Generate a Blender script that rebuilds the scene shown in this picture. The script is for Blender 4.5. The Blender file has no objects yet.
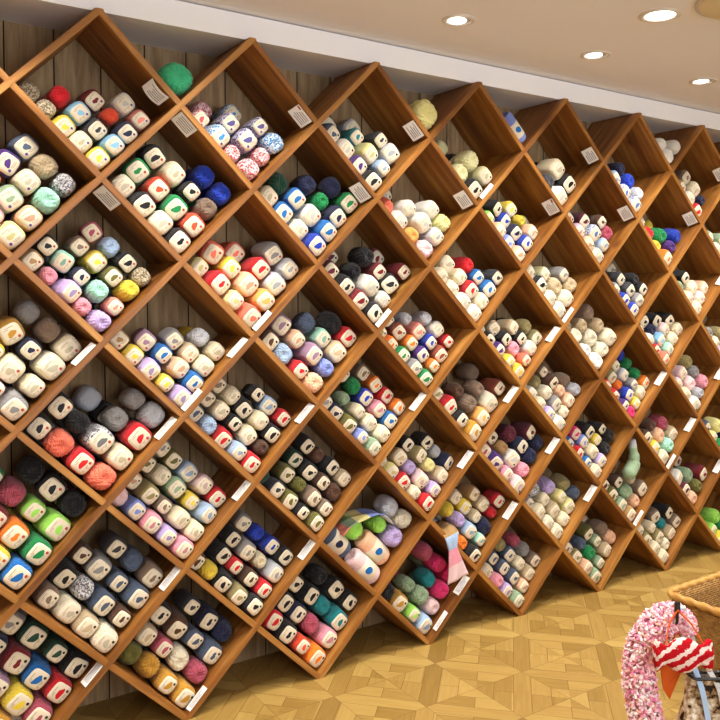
import bpy, bmesh, math, random
from mathutils import Vector, Matrix, noise
rnd = random.Random(11)
S = bpy.context.scene
COL = S.collection
PI = math.pi
H = 0.25                 # half diagonal of one cell
T = 0.02                 # board thickness
D = 0.29                 # shelf depth; the plank wall stands behind it
CEIL = 2.343
Q2 = math.sqrt(0.5)

# ------------------------------------------------------------------ helpers
def lin(hexs):
    out = []
    for k in (0, 2, 4):
        v = int(hexs[k:k+2], 16)/255
        out.append(v/12.92 if v <= .04045 else ((v+.055)/1.055)**2.4)
    return (*out, 1)

class NT:
    """tiny node-tree builder"""
    def __init__(self, name):
        self.m = bpy.data.materials.new(name); self.m.use_nodes = True
        self.t = self.m.node_tree
        self.b = self.t.nodes['Principled BSDF']
    def n(self, typ, **kw):
        nd = self.t.nodes.new(typ)
        for k, v in kw.items():
            if k == 'op': nd.operation = v
            else: setattr(nd, k, v)
        return nd
    def l(self, a, b): self.t.links.new(a, b)
    def math(self, op, a, b=None, c=None):
        nd = self.n('ShaderNodeMath', op=op)
        for i, v in enumerate((a, b, c)):
            if v is None: continue
            if isinstance(v, (int, float)): nd.inputs[i].default_value = v
            else: self.l(v, nd.inputs[i])
        return nd.outputs[0]
    def coord(self, kind='Object', scale=(1, 1, 1), rot=(0, 0, 0), loc=(0, 0, 0)):
        tc = self.n('ShaderNodeTexCoord'); mp = self.n('ShaderNodeMapping')
        mp.inputs['Scale'].default_value = scale; mp.inputs['Rotation'].default_value = rot; mp.inputs['Location'].default_value = loc
        self.l(tc.outputs[kind], mp.inputs[0]); return mp.outputs[0]
    def noise(self, vec, scale, detail=3, rough=.5):
        nd = self.n('ShaderNodeTexNoise'); nd.inputs['Scale'].default_value = scale
        nd.inputs['Detail'].default_value = detail; nd.inputs['Roughness'].default_value = rough
        self.l(vec, nd.inputs['Vector']); return nd.outputs['Fac']
    def ramp(self, fac, stops, interp='LINEAR'):
        nd = self.n('ShaderNodeValToRGB'); cr = nd.color_ramp; cr.interpolation = interp
        while len(cr.elements) < len(stops): cr.elements.new(.5)
        for e, (p, c) in zip(cr.elements, stops): e.position = p; e.color = c
        self.l(fac, nd.inputs[0]); return nd.outputs[0]
    def mix(self, fac, a, b, mode='MIX'):
        nd = self.n('ShaderNodeMix', data_type='RGBA', blend_type=mode)
        for i, v in ((0, fac), (6, a), (7, b)):
            if isinstance(v, (int, float)): nd.inputs[i].default_value = v
            elif isinstance(v, tuple): nd.inputs[i].default_value = v
            else: self.l(v, nd.inputs[i])
        return nd.outputs[2]
    def bump(self, hgt, strength, dist):
        nd = self.n('ShaderNodeBump'); nd.inputs['Strength'].default_value = strength
        nd.inputs['Distance'].default_value = dist; self.l(hgt, nd.inputs['Height'])
        self.l(nd.outputs[0], self.b.inputs['Normal'])
    def base(self, c, rough=.8, spec=.3):
        if isinstance(c, tuple): self.b.inputs['Base Color'].default_value = c
        else: self.l(c, self.b.inputs['Base Color'])
        self.b.inputs['Roughness'].default_value = rough
        self.b.inputs['Specular IOR Level'].default_value = spec
        return self.m

def plain(name, hexs, rough=.7, spec=.3): return NT(name).base(lin(hexs), rough, spec)

def meshobj(name, verts, faces, mats, parent=None, mi=None, smooth=False):
    me = bpy.data.meshes.new(name); me.from_pydata(verts, [], faces)
    for m in (mats if isinstance(mats, (list, tuple)) else [mats]): me.materials.append(m)
    if mi: me.polygons.foreach_set('material_index', mi)
    if smooth: me.polygons.foreach_set('use_smooth', [True]*len(faces))
    me.update()
    o = bpy.data.objects.new(name, me); COL.objects.link(o)
    if parent: o.parent = parent
    return o

def bmobj(name, bm, mats, parent=None, smooth=False):
    me = bpy.data.meshes.new(name)
    bmesh.ops.recalc_face_normals(bm, faces=bm.faces)
    bm.to_mesh(me); bm.free()
    for m in (mats if isinstance(mats, (list, tuple)) else [mats]): me.materials.append(m)
    if smooth: me.polygons.foreach_set('use_smooth', [True]*len(me.polygons))
    o = bpy.data.objects.new(name, me); COL.objects.link(o)
    if parent: o.parent = parent
    return o

def box(bm, lo, hi, bev=0):
    r = bmesh.ops.create_cube(bm, size=1)
    for v in r['verts']:
        v.co = Vector([(lo[k]+hi[k])/2 + v.co[k]*(hi[k]-lo[k]) for k in range(3)])
    if bev:
        es = list({e for v in r['verts'] for e in v.link_edges})
        bmesh.ops.bevel(bm, geom=es, offset=bev, segments=2, affect='EDGES')

def tube(bm, pts, rad, seg=10, cap=True):
    pts = [Vector(p) for p in pts]; rings = []
    up = Vector((0.13, 0.31, 1)).normalized()
    for k, p in enumerate(pts):
        d = (pts[min(k+1, len(pts)-1)] - pts[max(k-1, 0)]).normalized()
        a = d.cross(up)
        if a.length < 1e-3: a = d.cross(Vector((1, 0, 0)))
        a.normalize(); b = a.cross(d)
        r = rad[k] if isinstance(rad, (list, tuple)) else rad
        rings.append([bm.verts.new(p + (a*math.cos(2*PI*s/seg) + b*math.sin(2*PI*s/seg))*r) for s in range(seg)])
    for A, B in zip(rings, rings[1:]):
        for s in range(seg): bm.faces.new((A[s], A[(s+1) % seg], B[(s+1) % seg], B[s]))
    if cap: bm.faces.new(rings[0][::-1]); bm.faces.new(rings[-1])
    return rings

def tag(o, label=None, cat=None, group=None, kind=None):
    if label: o['label'] = label
    if cat: o['category'] = cat
    if group: o['group'] = group
    if kind: o['kind'] = kind
    return o

def empty(name, loc=(0, 0, 0), rz=0):
    o = bpy.data.objects.new(name, None); COL.objects.link(o)
    o.location = loc; o.rotation_euler = (0, 0, rz); o.empty_display_size = .05
    return o

def smooth_path(P, n):
    P = [Vector(p) for p in P]; out = []
    for k in range(len(P)-1):
        a, b, c, d = P[max(k-1, 0)], P[k], P[k+1], P[min(k+2, len(P)-1)]
        for s in range(n):
            t = s/n
            out.append(.5*((2*b) + (c-a)*t + (2*a-5*b+4*c-d)*t*t + (3*b-a-3*c+d)*t**3))
    out.append(P[-1]); return out

# ------------------------------------------------------------------ camera
cam = bpy.data.cameras.new('camera'); co = bpy.data.objects.new('camera', cam); COL.objects.link(co)
CAM = Vector((-0.43020, -2.53413, 1.40469)); ROT = (1.532032, 0.000261, -0.607202)
co.location = CAM; co.rotation_euler = ROT
cam.sensor_width = 36; cam.lens = 811.457/720*36
cam.shift_x = -35.092/720; cam.shift_y = -36.807/720
cam.clip_start = .05
S.camera = co
FWD = co.rotation_euler.to_matrix() @ Vector((0, 0, -1))
RGT = co.rotation_euler.to_matrix() @ Vector((1, 0, 0)); UPV = co.rotation_euler.to_matrix() @ Vector((0, 1, 0))
def depth(p): return (Vector(p)-CAM).dot(FWD)
def imgpos(p):                       # only used to word the labels (lower, upper) and rank sizes
    d = Vector(p)-CAM; z = d.dot(FWD)
    return 395.1 + 811.5*d.dot(RGT)/z, 323.2 - 811.5*d.dot(UPV)/z

# ------------------------------------------------------------------ setting materials
def wood(name, dark, mid, light, rough=.42, spec=.35):
    N = NT(name)
    oi = N.n('ShaderNodeObjectInfo')
    tc = N.n('ShaderNodeTexCoord'); ad = N.n('ShaderNodeVectorMath', op='ADD')
    sc = N.n('ShaderNodeVectorMath', op='SCALE'); sc.inputs['Scale'].default_value = 37
    cx = N.n('ShaderNodeCombineXYZ')
    for k in range(3): N.l(oi.outputs['Random'], cx.inputs[k])
    N.l(cx.outputs[0], sc.inputs[0]); N.l(tc.outputs['Object'], ad.inputs[0]); N.l(sc.outputs[0], ad.inputs[1])
    mp = N.n('ShaderNodeMapping'); mp.inputs['Scale'].default_value = (1.3, 14, 14); N.l(ad.outputs[0], mp.inputs[0])
    n1 = N.noise(mp.outputs[0], 2.2, 5, .6)
    mp2 = N.n('ShaderNodeMapping'); mp2.inputs['Scale'].default_value = (.9, 5, 5); N.l(ad.outputs[0], mp2.inputs[0])
    n2 = N.noise(mp2.outputs[0], 1.4, 2)
    vo = N.n('ShaderNodeTexVoronoi'); vo.inputs['Scale'].default_value = 1
    mp3 = N.n('ShaderNodeMapping'); mp3.inputs['Scale'].default_value = (3.2, 6, 6); N.l(ad.outputs[0], mp3.inputs[0]); N.l(mp3.outputs[0], vo.inputs['Vector'])
    c = N.ramp(N.math('ADD', N.math('MULTIPLY', n1, .6), N.math('MULTIPLY', n2, .4)), [(.3, lin(dark)), (.5, lin(mid)), (.7, lin(light))])
    knot = N.ramp(vo.outputs['Distance'], [(.04, (1, 1, 1, 1)), (.13, (0, 0, 0, 1))])
    c = N.mix(N.math('MULTIPLY', knot, .65), c, lin('4A230F'))
    N.bump(n1, .12, .004)
    return N.base(c, rough, spec)
M_SHELF = wood('shelf_wood', '5A3216', '94602A', 'C48F48')
M_POST = wood('stand_wood', 'A86E2C', 'BE8438', 'CF9A4C')

def plank_mat():
    N = NT('old_planks')
    v = N.coord('Object'); sx = N.n('ShaderNodeSeparateXYZ'); N.l(v, sx.inputs[0])
    u = N.math('DIVIDE', N.math('ADD', sx.outputs[0], 10.0), .148)
    u = N.math('SUBTRACT', u, .794)
    iu = N.math('FLOOR', u); fu = N.math('FRACT', u)
    wn = N.n('ShaderNodeTexWhiteNoise', noise_dimensions='1D'); N.l(iu, wn.inputs['W'])
    cx = N.n('ShaderNodeCombineXYZ'); N.l(N.math('MULTIPLY', sx.outputs[0], 16), cx.inputs[0])
    N.l(N.math('ADD', N.math('MULTIPLY', sx.outputs[2], 1.5), N.math('MULTIPLY', wn.outputs['Value'], 40)), cx.inputs[2])
    n1 = N.noise(cx.outputs[0], 2.5, 6, .65)
    c = N.ramp(n1, [(.28, lin('6A5238')), (.5, lin('9A7F5C')), (.72, lin('B89E78'))])
    c = N.mix(N.math('MULTIPLY', wn.outputs['Value'], .3), c, lin('806A50'))
    ed = N.math('ABSOLUTE', N.math('SUBTRACT', fu, .5))
    gap = N.math('GREATER_THAN', ed, .484)
    c = N.mix(gap, c, lin('20160E'))
    N.bump(N.math('SUBTRACT', N.math('MULTIPLY', n1, .3), gap), .5, .006)
    return N.base(c, .75, .2)

def parquet():
    N = NT('oak_parquet')
    v = N.coord('Object'); sx = N.n('ShaderNodeSeparateXYZ'); N.l(v, sx.inputs[0])
    X = N.math('SUBTRACT', sx.outputs[0], 1.636); Y = N.math('MULTIPLY', N.math('ADD', sx.outputs[1], .381), .93)
    L = .313
    u = N.math('ADD', N.math('MULTIPLY', N.math('ADD', X, Y), Q2/L), 40.0)
    w = N.math('ADD', N.math('MULTIPLY', N.math('SUBTRACT', X, Y), Q2/L), 40.0)
    iu, iw = N.math('FLOOR', u), N.math('FLOOR', w)
    p = N.math('SUBTRACT', N.math('FRACT', u), .5); q = N.math('SUBTRACT', N.math('FRACT', w), .5)
    ap, aq = N.math('ABSOLUTE', p), N.math('ABSOLUTE', q)
    mx = N.math('MAXIMUM', ap, aq); mn = N.math('MINIMUM', ap, aq)
    horiz = N.math('GREATER_THAN', ap, aq)                 # this quarter's boards run along w
    lath = N.math('GREATER_THAN', mx, .405)
    # lath pieces are shared by two tiles: their id is the rounded edge position
    ring = N.math('FLOOR', N.math('MULTIPLY', mx, 5.2))
    sgn = N.math('GREATER_THAN', N.math('ADD', N.math('MULTIPLY', p, horiz), N.math('MULTIPLY', q, N.math('SUBTRACT', 1, horiz))), 0)
    half = N.math('GREATER_THAN', N.math('ADD', N.math('MULTIPLY', q, horiz), N.math('MULTIPLY', p, N.math('SUBTRACT', 1, horiz))), 0)
    lid_u = N.math('ADD', N.math('MULTIPLY', N.math('ROUND', u), horiz), N.math('MULTIPLY', iu, N.math('SUBTRACT', 1, horiz)))
    lid_w = N.math('ADD', N.math('MULTIPLY', iw, horiz), N.math('MULTIPLY', N.math('ROUND', w), N.math('SUBTRACT', 1, horiz)))
    a = N.math('ADD', N.math('MULTIPLY', lid_u, lath), N.math('MULTIPLY', iu, N.math('SUBTRACT', 1, lath)))
    b = N.math('ADD', N.math('MULTIPLY', lid_w, lath), N.math('MULTIPLY', iw, N.math('SUBTRACT', 1, lath)))
    sub = N.math('ADD', N.math('ADD', N.math('MULTIPLY', sgn, 3), N.math('MULTIPLY', half, 7)), N.math('MULTIPLY', ring, 13))
    cz = N.math('ADD', N.math('MULTIPLY', sub, N.math('SUBTRACT', 1, lath)), N.math('ADD', N.math('MULTIPLY', horiz, 31), N.math('MULTIPLY', lath, 57)))
    cv = N.n('ShaderNodeCombineXYZ'); N.l(a, cv.inputs[0]); N.l(b, cv.inputs[1]); N.l(cz, cv.inputs[2])
    wn = N.n('ShaderNodeTexWhiteNoise', noise_dimensions='3D'); N.l(cv.outputs[0], wn.inputs['Vector'])
    # grain along the board
    along = N.math('ADD', N.math('MULTIPLY', w, horiz), N.math('MULTIPLY', u, N.math('SUBTRACT', 1, horiz)))
    acro = N.math('ADD', N.math('MULTIPLY', u, horiz), N.math('MULTIPLY', w, N.math('SUBTRACT', 1, horiz)))
    gv = N.n('ShaderNodeCombineXYZ'); N.l(N.math('MULTIPLY', along, 1.6), gv.inputs[0]); N.l(N.math('MULTIPLY', acro, 16), gv.inputs[1]); N.l(N.math('MULTIPLY', wn.outputs['Value'], 30), gv.inputs[2])
    g = N.noise(gv.outputs[0], 1.6, 5, .6)
    tone = N.math('ADD', N.math('MULTIPLY', wn.outputs['Value'], .55), N.math('MULTIPLY', g, .6))
    tone = N.math('ADD', tone, N.math('MULTIPLY', lath, N.math('SUBTRACT', N.math('MULTIPLY', horiz, .38), .2)))
    c = N.ramp(tone, [(.1, lin('7E6129')), (.5, lin('96773C')), (.98, lin('AE9150'))])
    # joints: tile edge of lath, lath border, diagonals, board ends
    def near(val, at, wd): return N.math('LESS_THAN', N.math('ABSOLUTE', N.math('SUBTRACT', val, at)), wd)
    j = near(mx, .405, .004)
    j = N.math('MAXIMUM', j, near(N.math('SUBTRACT', mx, mn), 0, .0045))
    inner = N.math('SUBTRACT', 1, lath)
    j = N.math('MAXIMUM', j, N.math('MULTIPLY', inner, near(mx, .1923, .004)))
    j = N.math('MAXIMUM', j, N.math('MULTIPLY', inner, N.math('MULTIPLY', near(mn, 0, .004), N.math('GREATER_THAN', mx, .1923))))
    c = N.mix(N.math('MULTIPLY', j, .6), c, lin('5A3C18'))
    N.bump(N.math('SUBTRACT', N.math('MULTIPLY', g, .25), j), .2, .002)
    return N.base(c, .45, .35)

def plaster(name, hexs):
    N = NT(name); v = N.coord('Object'); n = N.noise(v, 90, 4)
    N.bump(n, .05, .002)
    return N.base(lin(hexs), .9, .1)
M_CEIL = plaster('ceiling_paint', 'ECEDF4'); M_WHITE = plaster('white_paint', 'F8F9FC'); M_WALL = plaster('cream_wall_paint', 'DCCFBF')
M_PLANK = plank_mat(); M_FLOOR = parquet()

# ------------------------------------------------------------------ room shell
X0, X1, Y0 = -2.6, 6.2, -5.0
def struct(name, lo, hi, m):
    bm = bmesh.new(); box(bm, lo, hi); return tag(bmobj(name, bm, m), kind='structure')
struct('floor', (X0, Y0, -.05), (X1, D, 0), M_FLOOR)
struct('ceiling', (X0, Y0, CEIL), (X1, D, CEIL+.05), M_CEIL)
struct('wall_back', (X0, D, 0), (X1, D+.05, CEIL), M_PLANK)
struct('wall_left', (X0-.05, Y0, 0), (X0, D, CEIL), M_WALL)
struct('wall_right', (X1, Y0, 0), (X1+.05, D, CEIL), M_WALL)
struct('wall_front', (X0, Y0-.05, 0), (X1, Y0, CEIL), M_WALL)
struct('trim_1', (X0, .034, 2.2562), (X1, D, CEIL-.004), M_WHITE)     # boxed soffit above the shelf

# ------------------------------------------------------------------ the diamond shelf
CMIN, CMAX = -2, 17
shelf = tag(empty('diamond_shelf', (0, 0, 0)), 'tall orange-brown wooden wall shelf of diamond cells against plank wall', 'shelf')
def node(c, r): return Vector((c*H, 0, (9-r)*H))
def board(a, b, y0, name):
    A, B = node(*a), node(*b); L = (B-A).length
    bm = bmesh.new(); box(bm, (-.012, y0, -T/2), (L+.012, D-.004, T/2), .0018)
    # keep the ends inside the room: mitre at floor and under the soffit
    o = bmobj(name, bm, M_SHELF, shelf)
    ang = math.atan2(B.z-A.z, B.x-A.x)
    o.location = A; o.rotation_euler = (0, -ang, 0)
    M = Matrix.Translation(A) @ Matrix.Rotation(-ang, 4, 'Y')
    Mi = M.inverted()
    bm = bmesh.new(); bm.from_mesh(o.data)
    for zc, nz in ((.0005, -1), (2.2555, 1)):
        co_ = Mi @ Vector((0, 0, zc)); no = Mi.to_3x3() @ Vector((0, 0, nz))
        r = bmesh.ops.bisect_plane(bm, geom=bm.verts[:]+bm.edges[:]+bm.faces[:], plane_co=co_, plane_no=no, clear_outer=True)
        es = [e for e in bm.edges if e.is_boundary]
        if es: bmesh.ops.holes_fill(bm, edges=es)
    bm.to_mesh(o.data); bm.free()
    return o
for k in range(CMIN+1, CMAX+9, 2):                      # boards rising to the right
    c0 = max(CMIN, k-9); c1 = min(CMAX, k)
    if c1 > c0: board((c0, k-c0), (c1, k-c1), 0, 'rising_board')
for m in range(CMIN-9, CMAX, 2):                        # boards falling to the right, let in between
    if m % 2 == 0: m += 1
    c0 = max(CMIN, m); c1 = min(CMAX, m+9)
    if c1 > c0: board((c0, c0-m), (c1, c1-m), .0015, 'falling_board')

# ------------------------------------------------------------------ yarn
PAL = dict(
 wh=('white', 'EDEAE0'), iv=('ivory', 'E8DFC4'), cr=('cream', 'E6D9B6'), be=('beige', 'C4AF8C'), tn=('tan', 'B08A55'),
 ta=('taupe', '85705E'), gy=('grey', '8E8C8C'), lg=('light grey', 'C0C3CA'), ch=('charcoal', '3A3A42'), bk=('black', '16161A'),
 nv=('navy', '1C2244'), bl=('royal blue', '1C3CB4'), co=('cobalt blue', '1668B4'), sk=('sky blue', '84BEE2'), lb=('light blue', 'A9C4E6'),
 pw=('periwinkle blue', '7E90D8'), te=('teal', '128088'), mi=('mint', '9ED8C2'), gr=('green', '15884A'), jg=('green', '3CB27E'), dg=('dark green', '1B4634'),
 sg=('sage green', '8FA887'), li=('lime green', '9CE05A'), ol=('olive', '68652A'), ye=('yellow', 'E8CC40'), py=('pale yellow', 'EEE498'),
 mu=('mustard', 'BE8B2C'), og=('orange', 'F07C1C'), ap=('apricot', 'F2AC58'), ve=('vermilion', 'E24A28'), sa=('salmon pink', 'EA8C7C'),
 cl=('coral', 'F0765C'), rd=('red', 'CC1A26'), dr=('dark red', '781822'), bu=('burgundy', '5E1C2E'), ro=('rose', 'AE4C60'), ru=('rust brown', '9A4A34'),
 pk=('pink', 'EE9CAE'), pp=('pale pink', 'F0CCCE'), hp=('hot pink', 'DA2E70'), pe=('peach', 'F0BC98'), ll=('lilac', 'BCA8DE'), mv=('mauve', '9E7C98'),
 pu=('purple', '4E2C7C'), br=('brown', '563828'), kh=('khaki', '988C5C'), sl=('slate blue', '4C5A72'), ye2=('greenish cream', 'E2E0AC'))
SPK = dict(rs=('red speckled', 'D8505C', 'F6E6E6'), bs=('blue speckled', '3C8CD0', 'DCEAF4'), ps=('purple speckled', '54508C', 'D4D0E2'),
 es=('beige speckled', '8C7A5C', 'E0D4B8'), gs=('grey speckled', '6C6C70', 'DCDCE0'), ms=('multicoloured pastel', 'E89CA8', '8CB4DC'), ws=('blue and white', '4C70B4', 'EEEFF4'))

def yarn_mat(key):
    if key in SPK:
        nm, a, b = SPK[key]
        N = NT('yarn_'+nm.replace(' ', '_')); v = N.coord('Object')
        n = N.noise(v, 170, 2)
        c = N.ramp(n, [(.44, lin(a)), (.54, lin(b))])
    else:
        nm, a = PAL[key]
        N = NT('yarn_'+nm.replace(' ', '_')); v = N.coord('Object')
        oi = N.n('ShaderNodeObjectInfo')
        hv = N.n('ShaderNodeHueSaturation'); hv.inputs['Color'].default_value = lin(a)
        N.l(N.math('ADD', N.math('MULTIPLY', oi.outputs['Random'], .3), .85), hv.inputs['Value'])
        hn = N.noise(N.coord('Object', scale=(60, 160, 60)), 1.5, 2)
        c = N.mix(N.math('MULTIPLY', hn, .35), hv.outputs[0], tuple(min(1, x*1.25+.03) for x in lin(a)[:3])+(1,))
    wv = N.n('ShaderNodeTexWave', wave_type='BANDS', bands_direction='DIAGONAL')
    wv.inputs['Scale'].default_value = 90; wv.inputs['Distortion'].default_value = 5; wv.inputs['Detail'].default_value = 2; wv.inputs['Detail Scale'].default_value = 1.5
    N.l(v, wv.inputs['Vector'])
    N.bump(wv.outputs['Fac'], .7, .003)
    m = N.base(c, .9, .15)
    N.b.inputs['Sheen Weight'].default_value = .15
    return m
_ym = {}
def YM(k):
    if k not in _ym: _ym[k] = yarn_mat(k)
    return _ym[k]
_pm = {}
def PM(k):                                                # printed picture on a label, in its yarn's colour
    if k not in _pm:
        if k in SPK: nm, a = SPK[k][0], SPK[k][1]
        else: nm, a = PAL[k]
        c = lin(a)
        if min(c[:3]) > .28: c = tuple(x*.62 if i < 3 else 1 for i, x in enumerate(c))     # pale yarns print in a deeper ink
        _pm[k] = NT('print_'+nm.replace(' ', '_')).base(c, .5, .3)
    return _pm[k]
def cname(k): return SPK[k][0] if k in SPK else PAL[k][0]
PAPER = plain('label_paper', 'E4D9C0', .55, .3)
INK = plain('label_ink', '9A8C7C', .6)
DOTS = dict(p=plain('dot_purple', '5A4A8C'), r=plain('dot_red', 'B4483C'), g=plain('dot_green', '2C5A40'), k=plain('dot_black', '26221F'))

def sup(th, n):
    c, s = math.cos(th), math.sin(th)
    r = (abs(c)**n + abs(s)**n)**(-1/n)
    return r*c, r*s
PROF = [(.30, .0006), (.62, .0018), (.84, .0055), (.955, .013), (1, .026), (1.015, .05), (1, .074), (.93, .089), (.72, .096), (.35, .0985)]
def skein_geo(seed, n=3.4, seg=52, fine=True):
    """soft squarish skein of laid strands: front at y=0, axis +y"""
    prof = list(PROF)
    if fine:
        prof = []
        for (r0, y0), (r1, y1) in zip(PROF, PROF[1:]):
            m = 3 if y0 >= .013 and y1 < .09 else 1
            prof += [(r0+(r1-r0)*k/m, y0+(y1-y0)*k/m) for k in range(m)]
        prof.append(PROF[-1])
    V, F = [(0, 0, 0)], []
    for (r, y) in prof:
        for s in range(seg):
            th = 2*PI*s/seg
            a, b = sup(th, n); w = 1
            if y > .0135 and y < .092:
                w = .985 + .03*noise.noise(Vector((a*1.3+seed*7, b*1.3, y*18)))
                if fine: w += .028*abs(math.sin(th*6.5 + y*95*(1 if (seed+int(th/1.6)) % 2 else -1) + seed)) - .012
            V.append((a*r*.035*w, y, b*r*.035*w))
    V.append((0, .099, 0))
    for s in range(seg): F.append((0, 1+s, 1+(s+1) % seg))
    for k in range(len(prof)-1):
        for s in range(seg):
            a, b = 1+k*seg+s, 1+k*seg+(s+1) % seg
            F.append((a, a+seg, b+seg, b))
    e = len(V)-1; base = 1+(len(prof)-1)*seg
    for s in range(seg): F.append((e, base+(s+1) % seg, base+s))
    return V, F
def capy(a, b, n=3.4):                                    # depth of the front surface at (a,b) in half-width units
    r = (abs(a)**n + abs(b)**n)**(1/n)
    pr = [(0, 0)]+PROF
    for (r0, y0), (r1, y1) in zip(pr, pr[1:]):
        if r <= r1: return y0+(y1-y0)*(r-r0)/(r1-r0)
    return PROF[4][1]
def ball_geo(seed, seg=72, rings=56, fine=True):
    """wound ball: rounded body with real ridges of yarn laid crosswise, front at y=0"""
    V, F = [], []
    for k in range(rings+1):
        ph = PI*k/rings
        for s in range(seg):
            th = 2*PI*s/seg
            a, b = sup(th, 2.6)
            rr = abs(math.sin(ph))**.62
            if fine:
                P = Vector((a*rr, math.cos(ph)*.9, b*rr))
                zone = .5+.5*math.tanh(5*math.sin(P.x*4+seed*2+P.z*3))
                h1 = abs(math.sin(11*P.dot(Vector((.75, .3, .55)))+seed)); h2 = abs(math.sin(11*P.dot(Vector((-.7, .25, .6)))+seed*2))
                q = .965 + .075*(zone*h1+(1-zone)*h2) + .03*math.sin(th*2+seed*3)*rr
            else: q = 1 + .035*math.sin(th*5 + ph*9 + seed)*rr
            hole = .16*math.exp(-(rr/.35)**2)
            y = .046*(1-math.copysign(abs(math.cos(ph))**.75, math.cos(ph))*(1-hole)*(1+(q-1)*.6 if fine else 1))
            V.append((a*rr*q*.0345, y, b*rr*q*.0345))
    for k in range(rings):
        for s in range(seg):
            a, b = k*seg+s, k*seg+(s+1) % seg
            if k == 0: F.append((a, a+seg, b+seg))
            elif k == rings-1: F.append((a, a+seg, b))
            else: F.append((a, a+seg, b+seg, b))
    return V, F
def tube_geo(seed, seg=24):
    prof = [(.2, .012), (.42, .003), (.7, 0), (.9, .004), (1, .014), (1, .05), (1, .09), (1, .122), (.9, .131), (.6, .135), (.2, .13)]
    V, F = [], []
    for r, y in prof:
        for s in range(seg): V.append((math.cos(2*PI*s/seg)*r*.036, y, math.sin(2*PI*s/seg)*r*.036))
    for k in range(len(prof)-1):
        for s in range(seg):
            a, b = k*seg+s, k*seg+(s+1) % seg
            F.append((a, a+seg, b+seg, b))
    F.append(tuple(range(seg))[::1]); F.append(tuple(reversed(range((len(prof)-1)*seg, len(prof)*seg))))
    return V, F

def label_geo(flip):
    """paper label on the front: rounded square that follows the skein, with text lines and a round mark"""
    V, F, MI = [], [], []
    n = 14; w = .78; ox = -.075
    idx = {}
    for i in range(n+1):
        for j in range(n+1):
            a, b = (2*i/n-1), (2*j/n-1)
            # square to rounded square
            k = (abs(a)**4.2+abs(b)**4.2)**(1/4.2) if (a or b) else 1
            m = max(abs(a), abs(b)) or 1
            a2, b2 = a*m/k*w+ox, b*m/k*w+ox
            q = 1.012 if (abs(a2)**3.4+abs(b2)**3.4)**(1/3.4) > .8 else 1
            idx[i, j] = len(V); V.append((a2*.035*q, capy(a2, b2)-.0014, b2*.035*q))
    for i in range(n):
        for j in range(n):
            F.append((idx[i, j], idx[i+1, j], idx[i+1, j+1], idx[i, j+1])); MI.append(0)
    # the label's edge turns back to the yarn
    loop = [(i, 0) for i in range(n)]+[(n, j) for j in range(n)]+[(i, n) for i in range(n, 0, -1)]+[(0, j) for j in range(n, 0, -1)]
    b0 = len(V)
    for p in loop: x, y, z = V[idx[p]]; V.append((x*1.01, y+.003, z*1.01))
    for s in range(len(loop)):
        t = (s+1) % len(loop); F.append((idx[loop[s]], b0+s, b0+t, idx[loop[t]])); MI.append(0)
    def patch(pts, mi):
        b = len(V)
        for a2, b2 in [(.9*u+ox, .9*v_+ox) for u, v_ in pts]: V.append((a2*.035, capy(a2, b2)-.0019, b2*.035))
        F.append(tuple(range(b, b+len(pts)))); MI.append(mi)
    g = -1 if flip else 1
    patch([(g*.46+.14*math.cos(t*PI/5), -.46+.14*math.sin(t*PI/5)) for t in range(10)], 2)
    for k, (x0, x1, z) in enumerate(((-.55, .1, -.56), (-.55, .2, -.44), (-.35, .42, .6), (-.5, -.1, .46))):
        x0, x1 = (x0, x1) if not flip else (-x1, -x0)
        patch([(x0, z), (x1, z), (x1, z+.045), (x0, z+.045)], 1)
    return V, F, MI
def motif_geo(seed):
    """printed curled hank of yarn in the middle of the label"""
    R = random.Random(seed); V, F = [(-.075*.035, capy(.07, .07)-.0020, -.06*.035)], []
    m = 18; ax = R.uniform(.31, .42); az = R.uniform(.21, .29); tl = R.uniform(-.7, .7)
    ph = [R.uniform(0, 6) for _ in range(3)]
    for s in range(m):
        t = 2*PI*s/m
        q = 1+.16*math.sin(2*t+ph[0])+.12*math.sin(3*t+ph[1])+.07*math.sin(5*t+ph[2])
        a, b = ax*q*math.cos(t), az*q*math.sin(t)
        a, b = a*math.cos(tl)-b*math.sin(tl)-.075, a*math.sin(tl)+b*math.cos(tl)-.06
        V.append((a*.035, capy(a, b)-.0020, b*.035))
    for s in range(m): F.append((0, 1+s, 1+(s+1) % m))
    return V, F
SK = [skein_geo(s) for s in range(4)]; SKlow = [skein_geo(s, seg=24, fine=False) for s in range(4)]; BA = [ball_geo(s) for s in range(4)]; BAlow = [ball_geo(s, 26, 16, False) for s in range(4)]; TU = [tube_geo(0)]
LB = {f: label_geo(f) for f in (False, True)}; MO = [motif_geo(s) for s in range(5)]
def mk(name, V, F, mats, mi=None):
    me = bpy.data.meshes.new(name); me.from_pydata(V, [], F)
    for m in mats: me.materials.append(m)
    if mi: me.polygons.foreach_set('material_index', mi)
    me.polygons.foreach_set('use_smooth', [True]*len(F)); me.update(); return me
SKm = [mk('yarn_skein', V, F, [PAPER]) for V, F in SK]; BAm = [mk('yarn_ball', V, F, [PAPER]) for V, F in BA]; TUm = [mk('yarn_roll', V, F, [PAPER]) for V, F in TU]
LBm = {(f, d): mk('paper_label', LB[f][0], LB[f][1], [PAPER, INK, DOTS[d]], LB[f][2]) for f in LB for d in DOTS}
MOm = [mk('printed_picture', V, F, [PAPER]) for V, F in MO]
def band_geo():
    V, F, MI = [], [], []; seg = 24
    for y, r in ((.045, .0362), (.046, .0372), (.109, .0372), (.11, .0362)):
        for s in range(seg): V.append((math.cos(2*PI*s/seg)*r, y, math.sin(2*PI*s/seg)*r))
    for k in range(3):
        for s in range(seg):
            a, b = k*seg+s, k*seg+(s+1) % seg; F.append((a, a+seg, b+seg, b)); MI.append(0)
    return V, F
BNm = mk('paper_band', *band_geo(), [PAPER])
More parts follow.
